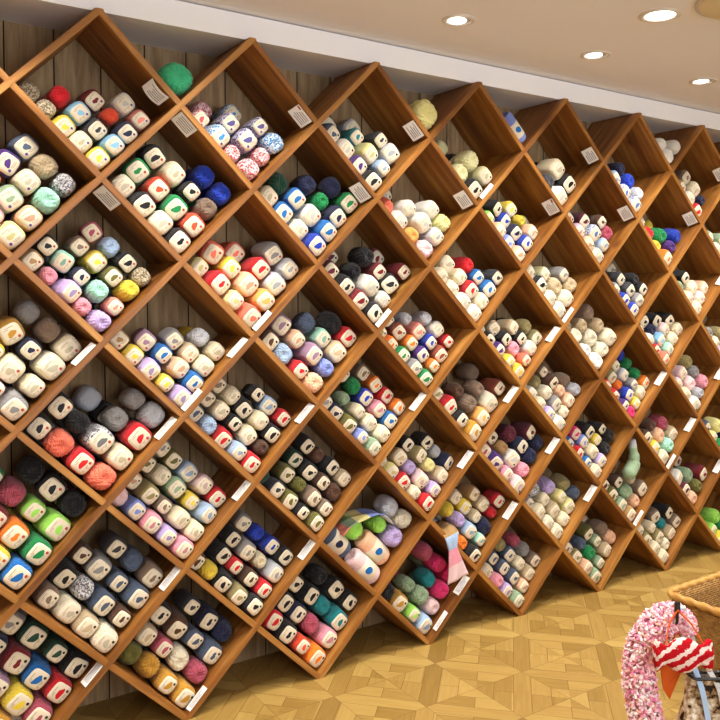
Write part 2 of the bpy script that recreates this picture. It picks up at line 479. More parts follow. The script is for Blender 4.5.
def band_motif():
    V, F = [], []; n = 12
    for cz in (0,):
        b = len(V); th0 = -PI/2 + cz*2*PI/3; V.append((math.cos(th0)*.0378, .077, math.sin(th0)*.0378))
        for s in range(n):
            t = 2*PI*s/n; q = 1+.2*math.sin(2*t+1)
            th = th0 + .33*q*math.cos(t); V.append((math.cos(th)*.0379, .077+.016*q*math.sin(t), math.sin(th)*.0379))
        for s in range(n): F.append((b, b+1+s, b+1+(s+1) % n))
    return V, F
BMm = mk('printed_picture', *band_motif(), [PAPER])

# cell -> (pitch, mark colour, rows).  Each row climbs the left-hand board; rows follow one another up the right-hand board.
# plain key = skein with a paper label, * = bare wound ball, ~ = banded roll lying along the left board (two places), - = empty
CELLS = {
 (1,1): (.075,'p',['ye cr ye es* es*','sk ch sk rd*','nv ve* dr','sa wh']),
 (3,1): (.071,'p',['rs* rs* bs rs','rs* ps ps','bs* ps']),
 (5,1): (.073,'k',['bk pu wh sl','lb py te','lg ch']),
 (7,1): (.080,'k',['bk ye2*','ye2 ye2*']),
 (9,1): (.084,'k',['wh ch*','bk cr']),
 (11,1): (.076,'k',['ws ws lb','lg* bl* nv*']),
 (13,1): (.076,'r',['rd wh kh','nv* cr ta']),
 (0,2): (.072,'p',['py pk og','pe sg og og','mi* iv pu','gs* be* sl']),
 (2,2): (.074,'r',['bk iv bk iv','ve gr ve gr','ta* bk cr bk','bl* bl*']),
 (4,2): (.074,'r',['bl iv co cr','co wh co dg*','nv gr* nv*','gr nv*']),
 (6,2): (.073,'k',['pp* ap* wh cl*','lg wh wh','py* wh']),
 (8,2): (.066,'k',['pe pw pe li','bl nv bl bk','pe ye* ye','']),
 (10,2): (.073,'k',['iv pe ms ms','lb ws bu','ro* br']),
 (12,2): (.076,'k',['og ye* rd* cr','pu* gr*','bl*']),
 (14,2): (.075,'k',['cr iv sg','iv sg']),
 (1,3): (.0655,'r',['ll* pk* ll pk* tn','sa mi* nv mi bk','ye* ol ye ta','es* bk lb* ro']),
 (3,3): (.074,'r',['cl py rd py','ap pe ye cl','lg rd ','lg gy']),
 (5,3): (.073,'k',['bk dr bk bu','wh wh bk*','bk dr bk*','dr ']),
 (7,3): (.067,'g',['wh wh iv cr','cr rd cr cr','co co rd*','ch ']),
 (9,3): (.073,'k',['wh iv bk cr','iv be* ye2','be* gy']),
 (11,3): (.067,'k',['bl bl gy','gy ch ch','bk bk*']),
 (13,3): (.071,'k',['cr cr sg*','pp cr bk','pe ']),
 (0,4): (.073,'r',['gy pp iv cr','cr cr ye ye','iv nv mu tn','cr ta* gy*']),
 (2,4): (.067,'r',['ll ye ll ye tn','co pe co mv','cr be gy','cr lg*']),
 (4,4): (.073,'k',['pe* rd lb* br','pw* mv pe mv','be mi sl*','rd bk*']),
 (6,4): (.063,'k',['gr gy gr og kh','og pu og ru nv','ru bl sa lg*','rd wh lg*']),
 (8,4): (.066,'k',['ye ye pu bk bk','cl pk* bk be','wh bk be','kh kh*']),
 (10,4): (.077,'k',['wh* wh* iv* be*','iv* iv* be*','iv be* ta*']),
 (12,4): (.066,'k',['cl rd wh cr','mi sk nv* nv','cr pp bk','cr bk']),
 (14,4): (.073,'k',['ll cr gy*','ll* kh*']),
 (1,5): (.081,'r',['cl* rd cl* bk','cr gs bk* bk','rd gy*','lg* gy*']),
 (3,5): (.0655,'k',['rd lb rd lb* sl','br* cr bk cr ta','bk cr bk cr ta','rd lb bk']),
 (5,5): (.0665,'k',['sg pw ol nv gy','cr cr cr sg*','co pk bl gr* ru','og rd og ta']),
 (7,5): (.076,'g',['mu bk rd kh','ap ta* br*','iv ta*','ru']),
 (9,5): (.066,'k',['wh ll cr wh cr','cr gy iv kh*','pe pe* br ta','lg* ta*']),
 (11,5): (.0635,'k',['hp* pu rd ve pu','ye bl og* kh','cr gy lg kh','og gr* gr* bl*']),
 (13,5): (.072,'k',['wh cr pp','lg* pp* pp','pk* gy* kh*']),
 (0,6): (.077,'r',['co ye dr ru','gr og dr ro','li li ro* gr','bk* bk bk*']),
 (2,6): (.0655,'g',['pk ll pk pw pp*','cr cr ta kh pe','lb ye sg cr ol','rd pp lb ol gy']),
 (4,6): (.067,'k',['ol bk ol ch dg*','ta ta ol* ol','br* br bk dg','be bk br* bk']),
 (6,6): (.067,'k',['rd cr rd py cr','ll pp ll* be','be py* kh bk','nv lg* bk']),
 (8,6): (.071,'k',['pp pk pu ro','pk* wh tn* br','nv* nv bu*','nv* bu']),
 (10,6): (.0635,'k',['cr co rd co cr','ll cr pw hp cr','bk* ye bk','bk* bk']),
 (12,6): (.072,'k',['cr ye br','mi* pe* br*','be ro*']),
 (14,6): (.073,'k',['gr py sl','nv py*']),
 (1,7): (.071,'k',['iv be iv ta','br sl gs* bk','sl sl gy br','ta sl* ch']),
 (3,7): (.0705,'g',['bk kh bk ye* br','rd br rd bk','lg cr* gy bk','bk bl bl* gy']),
 (5,7): (.077,'k',['pp~ sl~','pe~ li*','ll* li*','iv* lg*']),
 (7,7): (.067,'k',['bk og* tn','mi lb ll* ye*','nv* be ye be','rd* be tn','rd']),
 (9,7): (.067,'k',['cr iv cr gy','cr be cr gs*','py py ll*','sl* kh*']),
 (11,7): (.072,'k',['tn sg ol br','pe* sg* br','ta be*']),
 (13,7): (.076,'k',['pe* bu wh sg','ol* sg*','dr']),
 (0,8): (.076,'k',['mu mu mv mv','ro ye mv dr','rd co dr nv','bk dg dg gy']),
 (2,8): (.0715,'k',['mu mu mu* ol*','ro* iv* ro be','sl sl br bk','nv* nv ch']),
 (4,8): (.0715,'k',['og ve bk rd','pk ro* nv bk','te te* bk bk','bk bk bk*']),
 (6,8): (.071,'k',['lb li mu bk*','pp* sg* sg*','hp* te*','hp* hp* ro*']),
 (8,8): (.0635,'k',['sg ll pk* cr','pe sl sl sl ol','be cr sl kh*','ta gy* ro*']),
 (10,8): (.0665,'k',['sg pe kh ta','sg gr* sl*','be sg ol','pe* ta*']),
 (12,8): (.0665,'k',['cr cr kh cr','iv* kh cr','be te* ta','ta bk']),
 (14,8): (.073,'k',['ye li','gr li*']),
}
TOP = {2: ('jg*', .105), 6: ('py*', .115), 8: ('pw~', .078), 12: ('wh*', .08)}     # open troughs above the top row
ORD = ['first', 'second', 'third', 'fourth', 'fifth', 'sixth', 'seventh', 'eighth', 'ninth']
ROWN = ['', 'top', 'second', 'third', 'fourth', 'fifth', 'sixth', 'seventh', 'bottom']
def cellname(c, r): return '%s cell of %s row' % (ORD[c//2], ROWN[r])
EI = Vector((-Q2, 0, Q2)); EJ = Vector((Q2, 0, Q2))
items = []      # every piece of yarn: kind, key, matrix parameters
for (c, r), (s, dot, rows) in CELLS.items():
    base = node(c, r+1) + Vector((0, 0, T*Q2))
    flip = rnd.random() < .2
    room = 2*H*Q2 - T
    ni = max(len(w.split()) + w.count('~') for w in rows); nj = len(rows)
    s = min(s*1.06, .3305/ni, .3305/nj)
    heights = {}
    for j, row in enumerate(rows):
        i = 0
        for tok in row.split():
            if tok == '-': i += 1; continue
            kind = 'ball' if tok.endswith('*') else 'roll' if tok.endswith('~') else 'skein'
            key = tok.strip('*~')
            ctr = base + EI*((i+.5)*s + .0005) + EJ*((j+.5)*s + .0005)
            lev = i+j; lay = .010 + .0125*min(lev, 6) + rnd.uniform(0, .014)
            items.append(dict(kind=kind, key=key, c=c, r=r, i=i, j=j, s=s, p=ctr, y=lay, dot=dot, flip=flip,
                              rot=rnd.gauss(0, .05+.025*lev), yaw=rnd.gauss(0, .06+.03*lev), pit=rnd.gauss(.05, .04+.01*lev), spin=0 if kind == 'skein' else rnd.randrange(4)))
            i += 2 if kind == 'roll' else 1
        heights[j] = i
    # second layer in the depth of the cell, as high as the front one or a place higher
    keys = [t.strip('*~') for row in rows for t in row.split() if t != '-']
    bare = [t for row in rows for t in row.split()]
    for j, n in heights.items():
        if (c, r) == (5, 7) and j > 0: continue
        for i in range(n+1):
            if (i+.5)*s > room-s/2 or (j+1)*s > room+.001 or i+j > 4 or (i == n and rnd.random() < .5): continue
            t = rnd.choice(bare); k = t.strip('*~-')
            ctr = base + EI*((i+.5)*s + .0005) + EJ*((j+.5)*s + .0005)
            items.append(dict(kind='ball' if t.endswith('*') else 'skein', key=k or 'cr', c=c, r=r, i=i, j=j, s=s, p=ctr, y=rnd.uniform(.15, .175), dot=dot, flip=flip,
                              rot=rnd.gauss(0, .03), spin=0, back=True))
for c, (tok, s) in TOP.items():
    base = node(c, 1) + Vector((0, 0, T*Q2))
    kind = 'ball' if tok.endswith('*') else 'roll'
    for n, (i, j) in enumerate([(0, 0), (1, 0), (0, 1)] if c == 12 else [(0, 0)]):
        items.append(dict(kind=kind, key=tok.strip('*~'), c=c, r=0, i=i, j=j, s=s, p=base+EI*((i+.5)*s+.0005)+EJ*((j+.5)*s+.0005), y=.008, dot='k', flip=False, rot=0, spin=0))

def matrix(it):
    k = it['s']/.0725
    if it['kind'] == 'roll':                       # lies with its axis up the left board
        o = it['p'] - EI*it['s']*.5 + Vector((0, it['y']+.042*k, 0))
        R = Matrix((EJ.cross(EI)*1, EI, EJ)).transposed().to_4x4()
        R = Matrix.Identity(4)
        ax = EI; n1 = Vector((0, -1, 0)); n2 = ax.cross(n1)
        for a, col in enumerate((n2, ax, -n1)):
            for b in range(3): R[b][a] = col[b]
        if R.determinant() < 0:
            for b in range(3): R[b][0] *= -1
        # mesh axis +y points up the slope; the open end is turned up the slope towards the viewer
        F = Matrix.Translation((0, .14, 0)) @ Matrix.Rotation(PI, 4, 'Z')
        return Matrix.Translation(o + EI*.004) @ R @ Matrix.Scale(k*.97, 4) @ F @ Matrix.Diagonal((1, 1, 1, 1))
    f = (1.0 if it['kind'] == 'skein' else .995)*it.get('f', 1)
    return (Matrix.Translation(it['p'] + Vector((0, it['y'], 0))) @ Matrix.Rotation(-PI/4*1 + it['rot'] + it['spin']*PI/2, 4, 'Y')
            @ Matrix.Translation((0, .05, 0)) @ Matrix.Rotation(it.get('yaw', 0), 4, Vector((Q2, 0, Q2))) @ Matrix.Rotation(it.get('pit', 0), 4, Vector((Q2, 0, -Q2))) @ Matrix.Translation((0, -.05, 0))
            @ Matrix.Diagonal((k*f, min(k, 1.08)*rnd_len(it), k*f, 1)))
def rnd_len(it): return 1.12 if it['kind'] == 'skein' else 1.1
from mathutils.bvhtree import BVHTree
SHAPES = {'skein': skein_geo(1, seg=20, fine=False), 'ball': ball_geo(1, 20, 12, False), 'roll': tube_geo(0, 20)}
SHAPES = {k: ([(x*g, y, z*g) for x, y, z in V], F) for k, (V, F), g in ((k, v, dict(skein=1.03, ball=1.07, roll=1.02)[k]) for k, v in SHAPES.items())}
items.sort(key=lambda a: bool(a.get('back')))
placed = {}
def settle(it):
    """the piece keeps its lie if it clears the boards and its neighbours, else it lies straighter"""
    cell = (it['c'], it['r']); base = node(it['c'], it['r']+1) + Vector((0, 0, T*Q2)); room = 2*H*Q2-T
    V, F = SHAPES[it['kind']]; full = {k: it.get(k, 0) for k in ('rot', 'yaw', 'pit')}; p0 = it['p'].copy(); y0 = it['y']
    for n, (a, f) in enumerate(((1, 1), (.6, .985), (.6, .96), (.3, .96), (0, .95), (0, .91), (0, .82))):
        for k in full: it[k] = full[k]*a
        it['f'] = f; it['m'] = matrix(it)
        W_ = [it['m'] @ Vector(v) for v in V]
        lo = min((v-base).dot(EI) for v in W_); lj = min((v-base).dot(EJ) for v in W_); ly = min(v.y for v in W_)
        sh = Vector((0, 0, 0))                       # rest against the boards instead of biting into them
        if lo < .001: sh += EI*(.001-lo)
        if lj < .001: sh += EJ*(.001-lj)
        hy = max(v.y for v in W_)
        if hy > D-.006: sh.y = D-.006-hy
        W2 = [v+sh for v in W_]
        if it['r'] and (max((v-base).dot(EI) for v in W2) > room-.001 or max((v-base).dot(EJ) for v in W2) > room-.001):
            if n < 6: continue
        bv = BVHTree.FromPolygons(W2, F)
        bad = any(bv.overlap(b2) for q, b2 in placed.get(cell, []) if (q-p0-Vector((0, y0, 0))).length < it['s']*2.3)
        if not bad or n == 6: break
    it['p'] = p0+sh; it['m'] = Matrix.Translation(sh) @ it['m']
    it['clash'] = bad
    if not (bad and it.get('back')): placed.setdefault(cell, []).append((it['p']+Vector((0, y0, 0)), bv))
for it in items:
    settle(it)
items = [it for it in items if not (it.get('back') and it['clash'])]
print('CLASH', sum(1 for it in items if it['clash']))
for it in items:
    it['w'] = it['p'] + Vector((0, it['y'], 0))
    it['px'] = it['s']/depth(it['w'])*811
    u, v = imgpos(it['w']); it['u'], it['v'] = u, v
    it['in'] = -14 < u < 735 and v < 735
front = [it for it in items if not it.get('back') and it['in']]
sk = sorted([it for it in front if it['kind'] == 'skein'], key=lambda a: -a['px'])
ind = sk[:300] + [it for it in front if it['kind'] != 'skein']
indset = {id(a) for a in ind}
rest = [it for it in items if id(it) not in indset and (it['in'] or it.get('back')) and -40 < it['u'] < 760]

WORDS = {2: ['lower', 'upper'], 3: ['lowest', 'middle', 'uppermost'], 4: ['lowest', 'second lowest', 'second highest', 'highest'],
         5: ['lowest', 'second lowest', 'middle', 'second highest', 'highest'], 6: ['lowest', 'second lowest', 'third lowest', 'third highest', 'second highest', 'highest'],
         7: ['lowest', 'second lowest', 'third lowest', 'middle', 'third highest', 'second highest', 'highest'],
         8: ['lowest', 'second lowest', 'third lowest', 'fourth lowest', 'fourth highest', 'third highest', 'second highest', 'highest']}
fam = {}
for it in ind: fam.setdefault((it['c'], it['r'], it['key'], it['kind']), []).append(it)
for (c, r, key, kind), L in fam.items():
    L.sort(key=lambda a: -a['v'])
    what = {'skein': 'yarn skein with paper label', 'ball': 'unlabelled yarn ball', 'roll': 'banded yarn roll'}[kind]
    for n, it in enumerate(L):
        where = cellname(c, r) if r else 'open trough above the top row'
        rk = '' if len(L) == 1 else ', the %s,' % WORDS[len(L)][n]
        lab = '%s %s%s in %s' % (cname(key), what, rk, where)
        if r == 0:
            lab = {2: 'single green wound yarn ball lying above the top row of cells', 6: 'single pale yellow wound yarn ball resting above the top row',
                   8: 'blue yarn roll with paper band lying in trough above the top row',
                   12: ['lowest white yarn ball in trough above far top row', 'middle white yarn ball in trough above far top row', 'uppermost white yarn ball in trough above far top row'][n]}[c]
        it['label'] = lab

def setmat(o, m):
    o.material_slots[0].link = 'OBJECT'; o.material_slots[0].material = m
def build(it, n):
    if it['kind'] == 'skein':
        o = bpy.data.objects.new('yarn_skein', SKm[n % 4]); COL.objects.link(o); setmat(o, YM(it['key']))
        l = bpy.data.objects.new('paper_label', LBm[it['flip'], it['dot']]); COL.objects.link(l); l.parent = o
        p = bpy.data.objects.new('printed_picture', MOm[n % 5]); COL.objects.link(p); p.parent = l; setmat(p, PM(it['key']))
        tag(o, it['label'], 'yarn', 'labelled yarn skeins in the diamond shelf')
    elif it['kind'] == 'ball':
        o = bpy.data.objects.new('yarn_ball', BAm[n % 4]); COL.objects.link(o); setmat(o, YM(it['key']))
        tag(o, it['label'], 'yarn ball', 'bare yarn balls in the diamond shelf')
    else:
        o = bpy.data.objects.new('yarn_roll', TUm[0]); COL.objects.link(o); setmat(o, YM(it['key']))
        l = bpy.data.objects.new('paper_band', BNm); COL.objects.link(l); l.parent = o
        p = bpy.data.objects.new('printed_picture', BMm); COL.objects.link(p); p.parent = l; setmat(p, PM('co' if it['key'] != 'sl' else 'nv'))
        tag(o, it['label'], 'yarn roll', 'banded yarn rolls in the diamond shelf')
    o.matrix_world = it['m']
for n, it in enumerate(ind): build(it, n)

# all the smaller skeins: the far cells and the second layer, one object
SV, SF, SM, SMAT, SIX = [], [], [], [], {}
def slot(m):
    if m.name not in SIX: SIX[m.name] = len(SMAT); SMAT.append(m)
    return SIX[m.name]
def add(V, F, m4, mats, mi=None):
    b = len(SV); SV.extend([tuple(m4 @ Vector(v)) for v in V])
    ids = [slot(m) for m in mats]
    for k, f in enumerate(F): SF.append(tuple(b+x for x in f)); SM.append(ids[mi[k] if mi else 0])
for n, it in enumerate(rest):
    if it['kind'] == 'skein' or it.get('back') and it['kind'] != 'ball':
        add(*SKlow[n % 4], it['m'], [YM(it['key'])]); V, F, mi = LB[it['flip']]
        add(V, F, it['m'], [PAPER, INK, DOTS[it['dot']]], mi); add(*MO[n % 5], it['m'], [PM(it['key'])])
    elif it['kind'] == 'ball': add(*BAlow[n % 4], it['m'], [YM(it['key'])])
    else: add(*TU[0], it['m'], [YM(it['key'])])
o = meshobj('yarn_skeins', SV, SF, SMAT, mi=SM, smooth=True)
tag(o, 'assorted labelled yarn skeins filling the far cells and deep behind the front ones', 'yarn', kind='stuff')
print('YARN individuals', len(sk[:300]), 'balls/rolls', len(ind)-len(sk[:300]), 'stuff', len(rest), 'front skeins', len(sk))

# ------------------------------------------------------------------ price cards
M_CARD = plain('card_paper', 'F2F0EC', .35, .4); M_TXT = plain('card_text', '8E8C92', .6); M_REDC = plain('card_red', 'B8303C', .5)
def card(w, l, red, bend=0.0):
    """card in local xy, 1.2 mm thick, printed with lines of text"""
    bm = bmesh.new(); n = 6
    def zz(x): return bend*(1-(2*x/l-1)**2)
    top = [[bm.verts.new((l*a/n, y, zz(l*a/n)+.0012)) for a in range(n+1)] for y in (0, w)]
    bot = [[bm.verts.new((l*a/n, y, zz(l*a/n))) for a in range(n+1)] for y in (0, w)]
    for a in range(n):
        bm.faces.new((top[0][a], top[0][a+1], top[1][a+1], top[1][a])); bm.faces.new((bot[1][a], bot[1][a+1], bot[0][a+1], bot[0][a]))
        bm.faces.new((bot[0][a], bot[0][a+1], top[0][a+1], top[0][a])); bm.faces.new((top[1][a], top[1][a+1], bot[1][a+1], bot[1][a]))
    bm.faces.new((top[0][0], top[1][0], bot[1][0], bot[0][0])); bm.faces.new((bot[0][n], bot[1][n], top[1][n], top[0][n]))
    def strip(x0, x1, y, h, mi):
        st = 4; V = [[bm.verts.new((x0+(x1-x0)*k/st, yy, zz(x0+(x1-x0)*k/st)+.0017)) for k in range(st+1)] for yy in (y, y+h)]
        for k in range(st): f = bm.faces.new((V[0][k], V[0][k+1], V[1][k+1], V[1][k])); f.material_index = mi
    for k in range(5):
        strip(l*.12, l*rnd.uniform(.6, .88), w*(.16+.15*k), w*.055, 1)
    if red: strip(l*.74, l*.97, w*.06, w*.12, 2)
    me = bpy.data.meshes.new('price_card'); bm.normal_update(); bm.to_mesh(me); bm.free()
    for m in (M_CARD, M_TXT, M_REDC): me.materials.append(m)
    return me
ROOM = 2*H*Q2-T
def place_card(c, r, where, t, label, w=.052, l=.075, red=False, bend=0.0, y=.006, tilt=0.0):
    o = bpy.data.objects.new('price_card', card(w, l, red, bend)); COL.objects.link(o)
    if where == 'wall':              # on the underside of the board at the cell's upper right
        a = node(c, r-1) + Vector((0, 0, -T*Q2)); d = Vector((Q2, 0, -Q2)); nrm = Vector((-Q2, 0, -Q2))
    else:                            # on the board at the cell's lower right
        a = node(c, r+1) + Vector((0, 0, T*Q2)); d = Vector((Q2, 0, Q2)); nrm = Vector((-Q2, 0, Q2))
    pos = a + d*(t*ROOM - l/2) + nrm*.0008 + Vector((0, y, 0))
    yv = Vector((0, 1, 0))
    M = Matrix.Identity(4)
    x, yy, z = d, yv, nrm
    if x.cross(yy).dot(z) < 0:
        x = -x; pos = pos + d*l
    for k, col in enumerate((x, yy, z)):
        for b in range(3): M[b][k] = col[b]
    o.matrix_world = Matrix.Translation(pos) @ M @ Matrix.Rotation(tilt, 4, 'X')
    tag(o, label, 'price card', 'price cards in the diamond shelf')
WALLC = [(1,1,.80),(3,1,.86),(5,1,.84),(9,1,.84),(13,1,.85),(6,2,.84),(8,2,.84),(10,2,.84),(12,2,.84),(4,2,.86),(1,3,.14),(2,2,.13)]
for c, r, t in WALLC:
    wd = 'curled white card' if (c, r) == (1, 1) else 'red-marked white price card' if (c, r) in ((3, 1), (8, 2)) else 'white price card'
    place_card(c, r, 'wall', t, '%s under upper right board, %s' % (wd, cellname(c, r)), red=(c, r) in ((3, 1), (8, 2)), bend=.012 if (c, r) == (1, 1) else 0, y=.008, tilt=.55)
FLOORC = [(0,4,.84),(1,5,.84),(2,4,.84),(2,4,.14),(3,3,.15),(5,3,.15),(3,5,.86),(2,6,.9),(3,7,.9),(1,7,.88),(0,8,.9),(2,8,.17),(5,5,.87),(6,6,.84),(7,5,.84),(8,4,.84),
          (9,3,.13),(7,1,.2),(8,6,.85),(9,7,.85),(11,7,.14),(11,5,.87),(12,6,.85),(12,6,.13),(13,5,.86),(13,3,.86),(13,7,.86),(7,7,.84),(6,8,.26),(6,8,.76)]
dbl = {(2, 4), (12, 6), (6, 8)}
for c, r, t in FLOORC:
    wd = 'white price card'
    if (c, r) in dbl: wd = 'lower white price card' if t < .5 else 'upper white price card'
    low = t < .5
    place_card(c, r, 'floor', t, '%s near the %s of %s' % (wd, 'bottom corner' if low else 'right corner', cellname(c, r)), w=.03 if not low else .018, l=.085, y=.004 if not low else .0008, tilt=.35 if not low else 1.15)

# ------------------------------------------------------------------ knitted pieces lying in the shelf
def cloth(name, pts, w, mats, th=.004, wav=.006):
    """strip of knitted cloth following pts (centre line) with half-width list w along direction wd"""
    bm = bmesh.new(); rows = []
    P = smooth_path([p for p, _ in pts], 5); 
    ww = []
    for k in range(len(w)-1):
        for s in range(5): ww.append(w[k]+(w[k+1]-w[k])*s/5)
    ww.append(w[-1]); wd = Vector(pts[0][1]).normalized(); nx = 8
    for k, p in enumerate(P):
        t = (P[min(k+1, len(P)-1)]-P[max(k-1, 0)]).normalized(); nr = t.cross(wd).normalized()
        rows.append([[bm.verts.new(p + wd*ww[k]*(2*a/nx-1) + nr*(wav*math.sin(a*1.3+k*.5)+side)) for a in range(nx+1)] for side in (0, th)])
    L = len(rows)
    for k in range(L-1):
        mi = min(len(mats)-1, int(k/(L-1)*len(mats)))
        for a in range(nx):
            for sd in (0, 1):
                f = bm.faces.new((rows[k][sd][a], rows[k][sd][a+1], rows[k+1][sd][a+1], rows[k+1][sd][a])); f.material_index = mi
        for a in (0, nx):
            f = bm.faces.new((rows[k][0][a], rows[k+1][0][a], rows[k+1][1][a], rows[k][1][a])); f.material_index = mi
    for k in (0, L-1):
        for a in range(nx): bm.faces.new((rows[k][0][a], rows[k][0][a+1], rows[k][1][a+1], rows[k][1][a]))
    return bmobj(name, bm, mats, smooth=True)
# swatch draped over the lower left board of cell (7,7)
b = node(7, 8); q = b + EI*.215 + Vector((0, 0, T*Q2))
nl = Vector((-Q2, 0, -Q2)); nu = -nl
o = cloth('knitted_swatch', [(q + nu*.02 + Vector((-.012, .035, .012)), (1, 0, .25)), (q + nu*.004 + Vector((-.002, -.007, .004)), EI), (q + Vector((.006, -.013, -.045)), EI),
    (q + Vector((.018, -.015, -.11)), EI), (q + Vector((.03, -.015, -.175)), EI)],
    [.036, .034, .02, .038, .055], [YM('tn'), YM('lb'), YM('pk'), YM('pp')], wav=.003)
tag(o, 'tan, blue and pink knitted swatch draped over a board edge beside the orange ball', 'knitted swatch')
b = node(5, 8)+Vector((0, 0, T*Q2))
p = Vector(b)
def sp(i, j, y): return p + EI*i + EJ*j + Vector((0, y, 0))
o = cloth('knitted_sampler', [(sp(.25, .07, .1), (0, 1, 0)), (sp(.245, .12, .1), (0, 1, 0)), (sp(.225, .165, .1), (0, 1, 0)), (sp(.17, .225, .1), (0, 1, 0)), (sp(.10, .237, .1), (0, 1, 0))],
    [.065]*5, [YM('sa'), YM('sg'), YM('py'), YM('pw'), YM('lg')], wav=.004)
tag(o, 'pastel patchwork knitted sampler lying on top of the yarn rolls', 'knitted sampler')
# small sock hung in cell (11,7)
bm = bmesh.new()
q = node(11, 6)+Vector((.004, .03, -.066))
tube(bm, smooth_path([q+Vector(v) for v in ((0, 0, 0), (.006, 0, -.04), (.016, 0, -.085), (.012, 0, -.12), (-.018, -.005, -.15), (-.05, -.012, -.172))], 4),
     [.016]*3+[.021]*4+[.027]*4+[.034]*4+[.034]*4+[.026, .016], 14)
o = bmobj('knitted_sock', bm, YM('sg'), smooth=True)
bm = bmesh.new(); tube(bm, [q+Vector((0, 0, -.004)), node(11, 6)+Vector((.002, .03, -T*Q2-.004))], .0012, 6); bmobj('hanging_loop', bm, M_TXT, o)
bm = bmesh.new(); tube(bm, [q+Vector((0, 0, .002)), q+Vector((.005, 0, -.035))], [.0175, .0215], 14); bmobj('sock_cuff', bm, YM('lg'), o)
tag(o, 'small pale green knitted sock hanging alone in sixth cell of seventh row', 'sock')

# ------------------------------------------------------------------ ceiling lights
M_RING = plain('light_trim_metal', 'D8D4CE', .35, .5); M_REFL = plain('light_reflector', 'C8C8C8', .25, .6)
def emit(name, hexs, st):
    N = NT(name); N.base(lin('FFFFFF')); N.b.inputs['Emission Color'].default_value = lin(hexs); N.b.inputs['Emission Strength'].default_value = st; return N.m
M_LAMP = emit('lamp_glow', 'FFF4E2', 7); M_LAMP2 = emit('lamp_glow_bright', 'FFF0D2', 12)
def lathe(bm, prof, seg=40):
    rings = [[bm.verts.new((r*math.cos(2*PI*s/seg), r*math.sin(2*PI*s/seg), z)) for s in range(seg)] for r, z in prof]
    for A, B in zip(rings, rings[1:]):
        for s in range(seg): bm.faces.new((A[s], A[(s+1) % seg], B[(s+1) % seg], B[s]))
    return rings
def lamp(x, y, label, power, bright=False, r=.052, tilt=0.0, show=True, size=2.1, col=(1, .94, .86)):
    z = CEIL
    if show:
        e = tag(empty('ceiling_downlight', (x, y, z)), label, 'ceiling light', 'downlights in the ceiling')
        bm = bmesh.new(); lathe(bm, [(r*.8, 0), (r*.82, -.004), (r*1.0, -.006), (r*1.14, -.003), (r*1.16, -.0001)]); bmobj('trim_ring', bm, M_RING, e, True)
        bm = bmesh.new(); rg = lathe(bm, [(r*.8, -.0005), (r*.5, -.0012)])
        bmobj('reflector', bm, M_REFL, e, True)
        bm = bmesh.new(); rg = lathe(bm, [(r*(.79 if bright else .62), -.0024), (r*.3, -.006 if bright else -.004)], 32); bm.faces.new(rg[-1])
        b_ = bmobj('bulb', bm, M_LAMP2 if bright else M_LAMP, e, True)
        if not bright: b_.location = (-.05*r, .14*r, 0)
    L = bpy.data.lights.new('downlight_beam', 'SPOT'); L.energy = power; L.color = col; L.shadow_soft_size = .045; L.spot_size = size; L.spot_blend = .7
    lo = bpy.data.objects.new('downlight_beam', L); COL.objects.link(lo); lo.location = (x, y, z-.016)
    lo.rotation_euler = (tilt, 0, 0)
P1 = 42
lamp(1.373, -.326, 'left ceiling downlight close above the shelf', P1)
lamp(2.08, -.315, 'middle ceiling downlight in the row close above the shelf', P1)
lamp(2.783, -.315, 'rightmost ceiling downlight in the row above the shelf', P1)
lamp(1.902, -.754, 'large bright ceiling downlight set farther from the shelf', 82, True, .062)
for x in (.67, -.04, -.75, 3.49, 4.2): lamp(x, -.32, '', P1, show=False)
for x in (.5, -.9, 3.3, 4.7): lamp(x, -.76, '', 74, show=False)
for x, y in ((-.9, -1.9), (.5, -1.9), (1.9, -1.9), (3.3, -1.9), (4.7, -1.9), (.5, -3.3), (2.6, -3.3)): lamp(x, y, '', 22 if y > -2 else 12, show=False)
e = tag(empty('round_ceiling_fixture', (2.03, -1.03, CEIL)), 'pale cream round ceiling fixture at the top right corner', 'ceiling fixture')
bm = bmesh.new(); rg = lathe(bm, [(.178, -.0002), (.178, -.008), (.172, -.013), (.1, -.016), (.02, -.017)], 48); bm.faces.new(rg[-1]); bmobj('cover', bm, plain('cream_plastic', 'E4DAB8', .5), e, True)
bm = bmesh.new(); lathe(bm, [(.172, -.0001), (.19, -.0001), (.19, -.005), (.178, -.006)], 48); bmobj('rim', bm, M_RING, e, True)

# cool fill light added behind the camera to brighten soffit and ceiling
L = bpy.data.lights.new('front_fill', 'AREA'); L.shape = 'RECTANGLE'; L.size = 3.6; L.size_y = 1.5; L.energy = 76; L.color = (.92, .96, 1)
lo = bpy.data.objects.new('front_fill', L); COL.objects.link(lo); lo.location = (1.2, Y0+.06, 1.4); lo.rotation_euler = (PI/2, 0, 0)
bm = bmesh.new()
for lo_, hi_ in (((-.68, 0, .58), (3.08, .05, .65)), ((-.68, 0, 2.15), (3.08, .05, 2.22)), ((-.68, 0, .65), (-.61, .05, 2.15)), ((3.01, 0, .65), (3.08, .05, 2.15)), ((1.17, 0, .65), (1.23, .045, 2.15))):
    box(bm, (lo_[0], Y0+lo_[1], lo_[2]), (hi_[0], Y0+hi_[1], hi_[2]))
wf = tag(bmobj('fill_frame', bm, M_WHITE), kind='structure')  # unseen window-like frame, added around the fill light
bm = bmesh.new(); box(bm, (-.62, Y0+.008, .64), (3.02, Y0+.014, 2.16)); bmobj('fill_pane', bm, emit('fill_pane_glow', 'EAF2FF', 1.5), wf)  # unseen glowing pane, added to go with the fill light

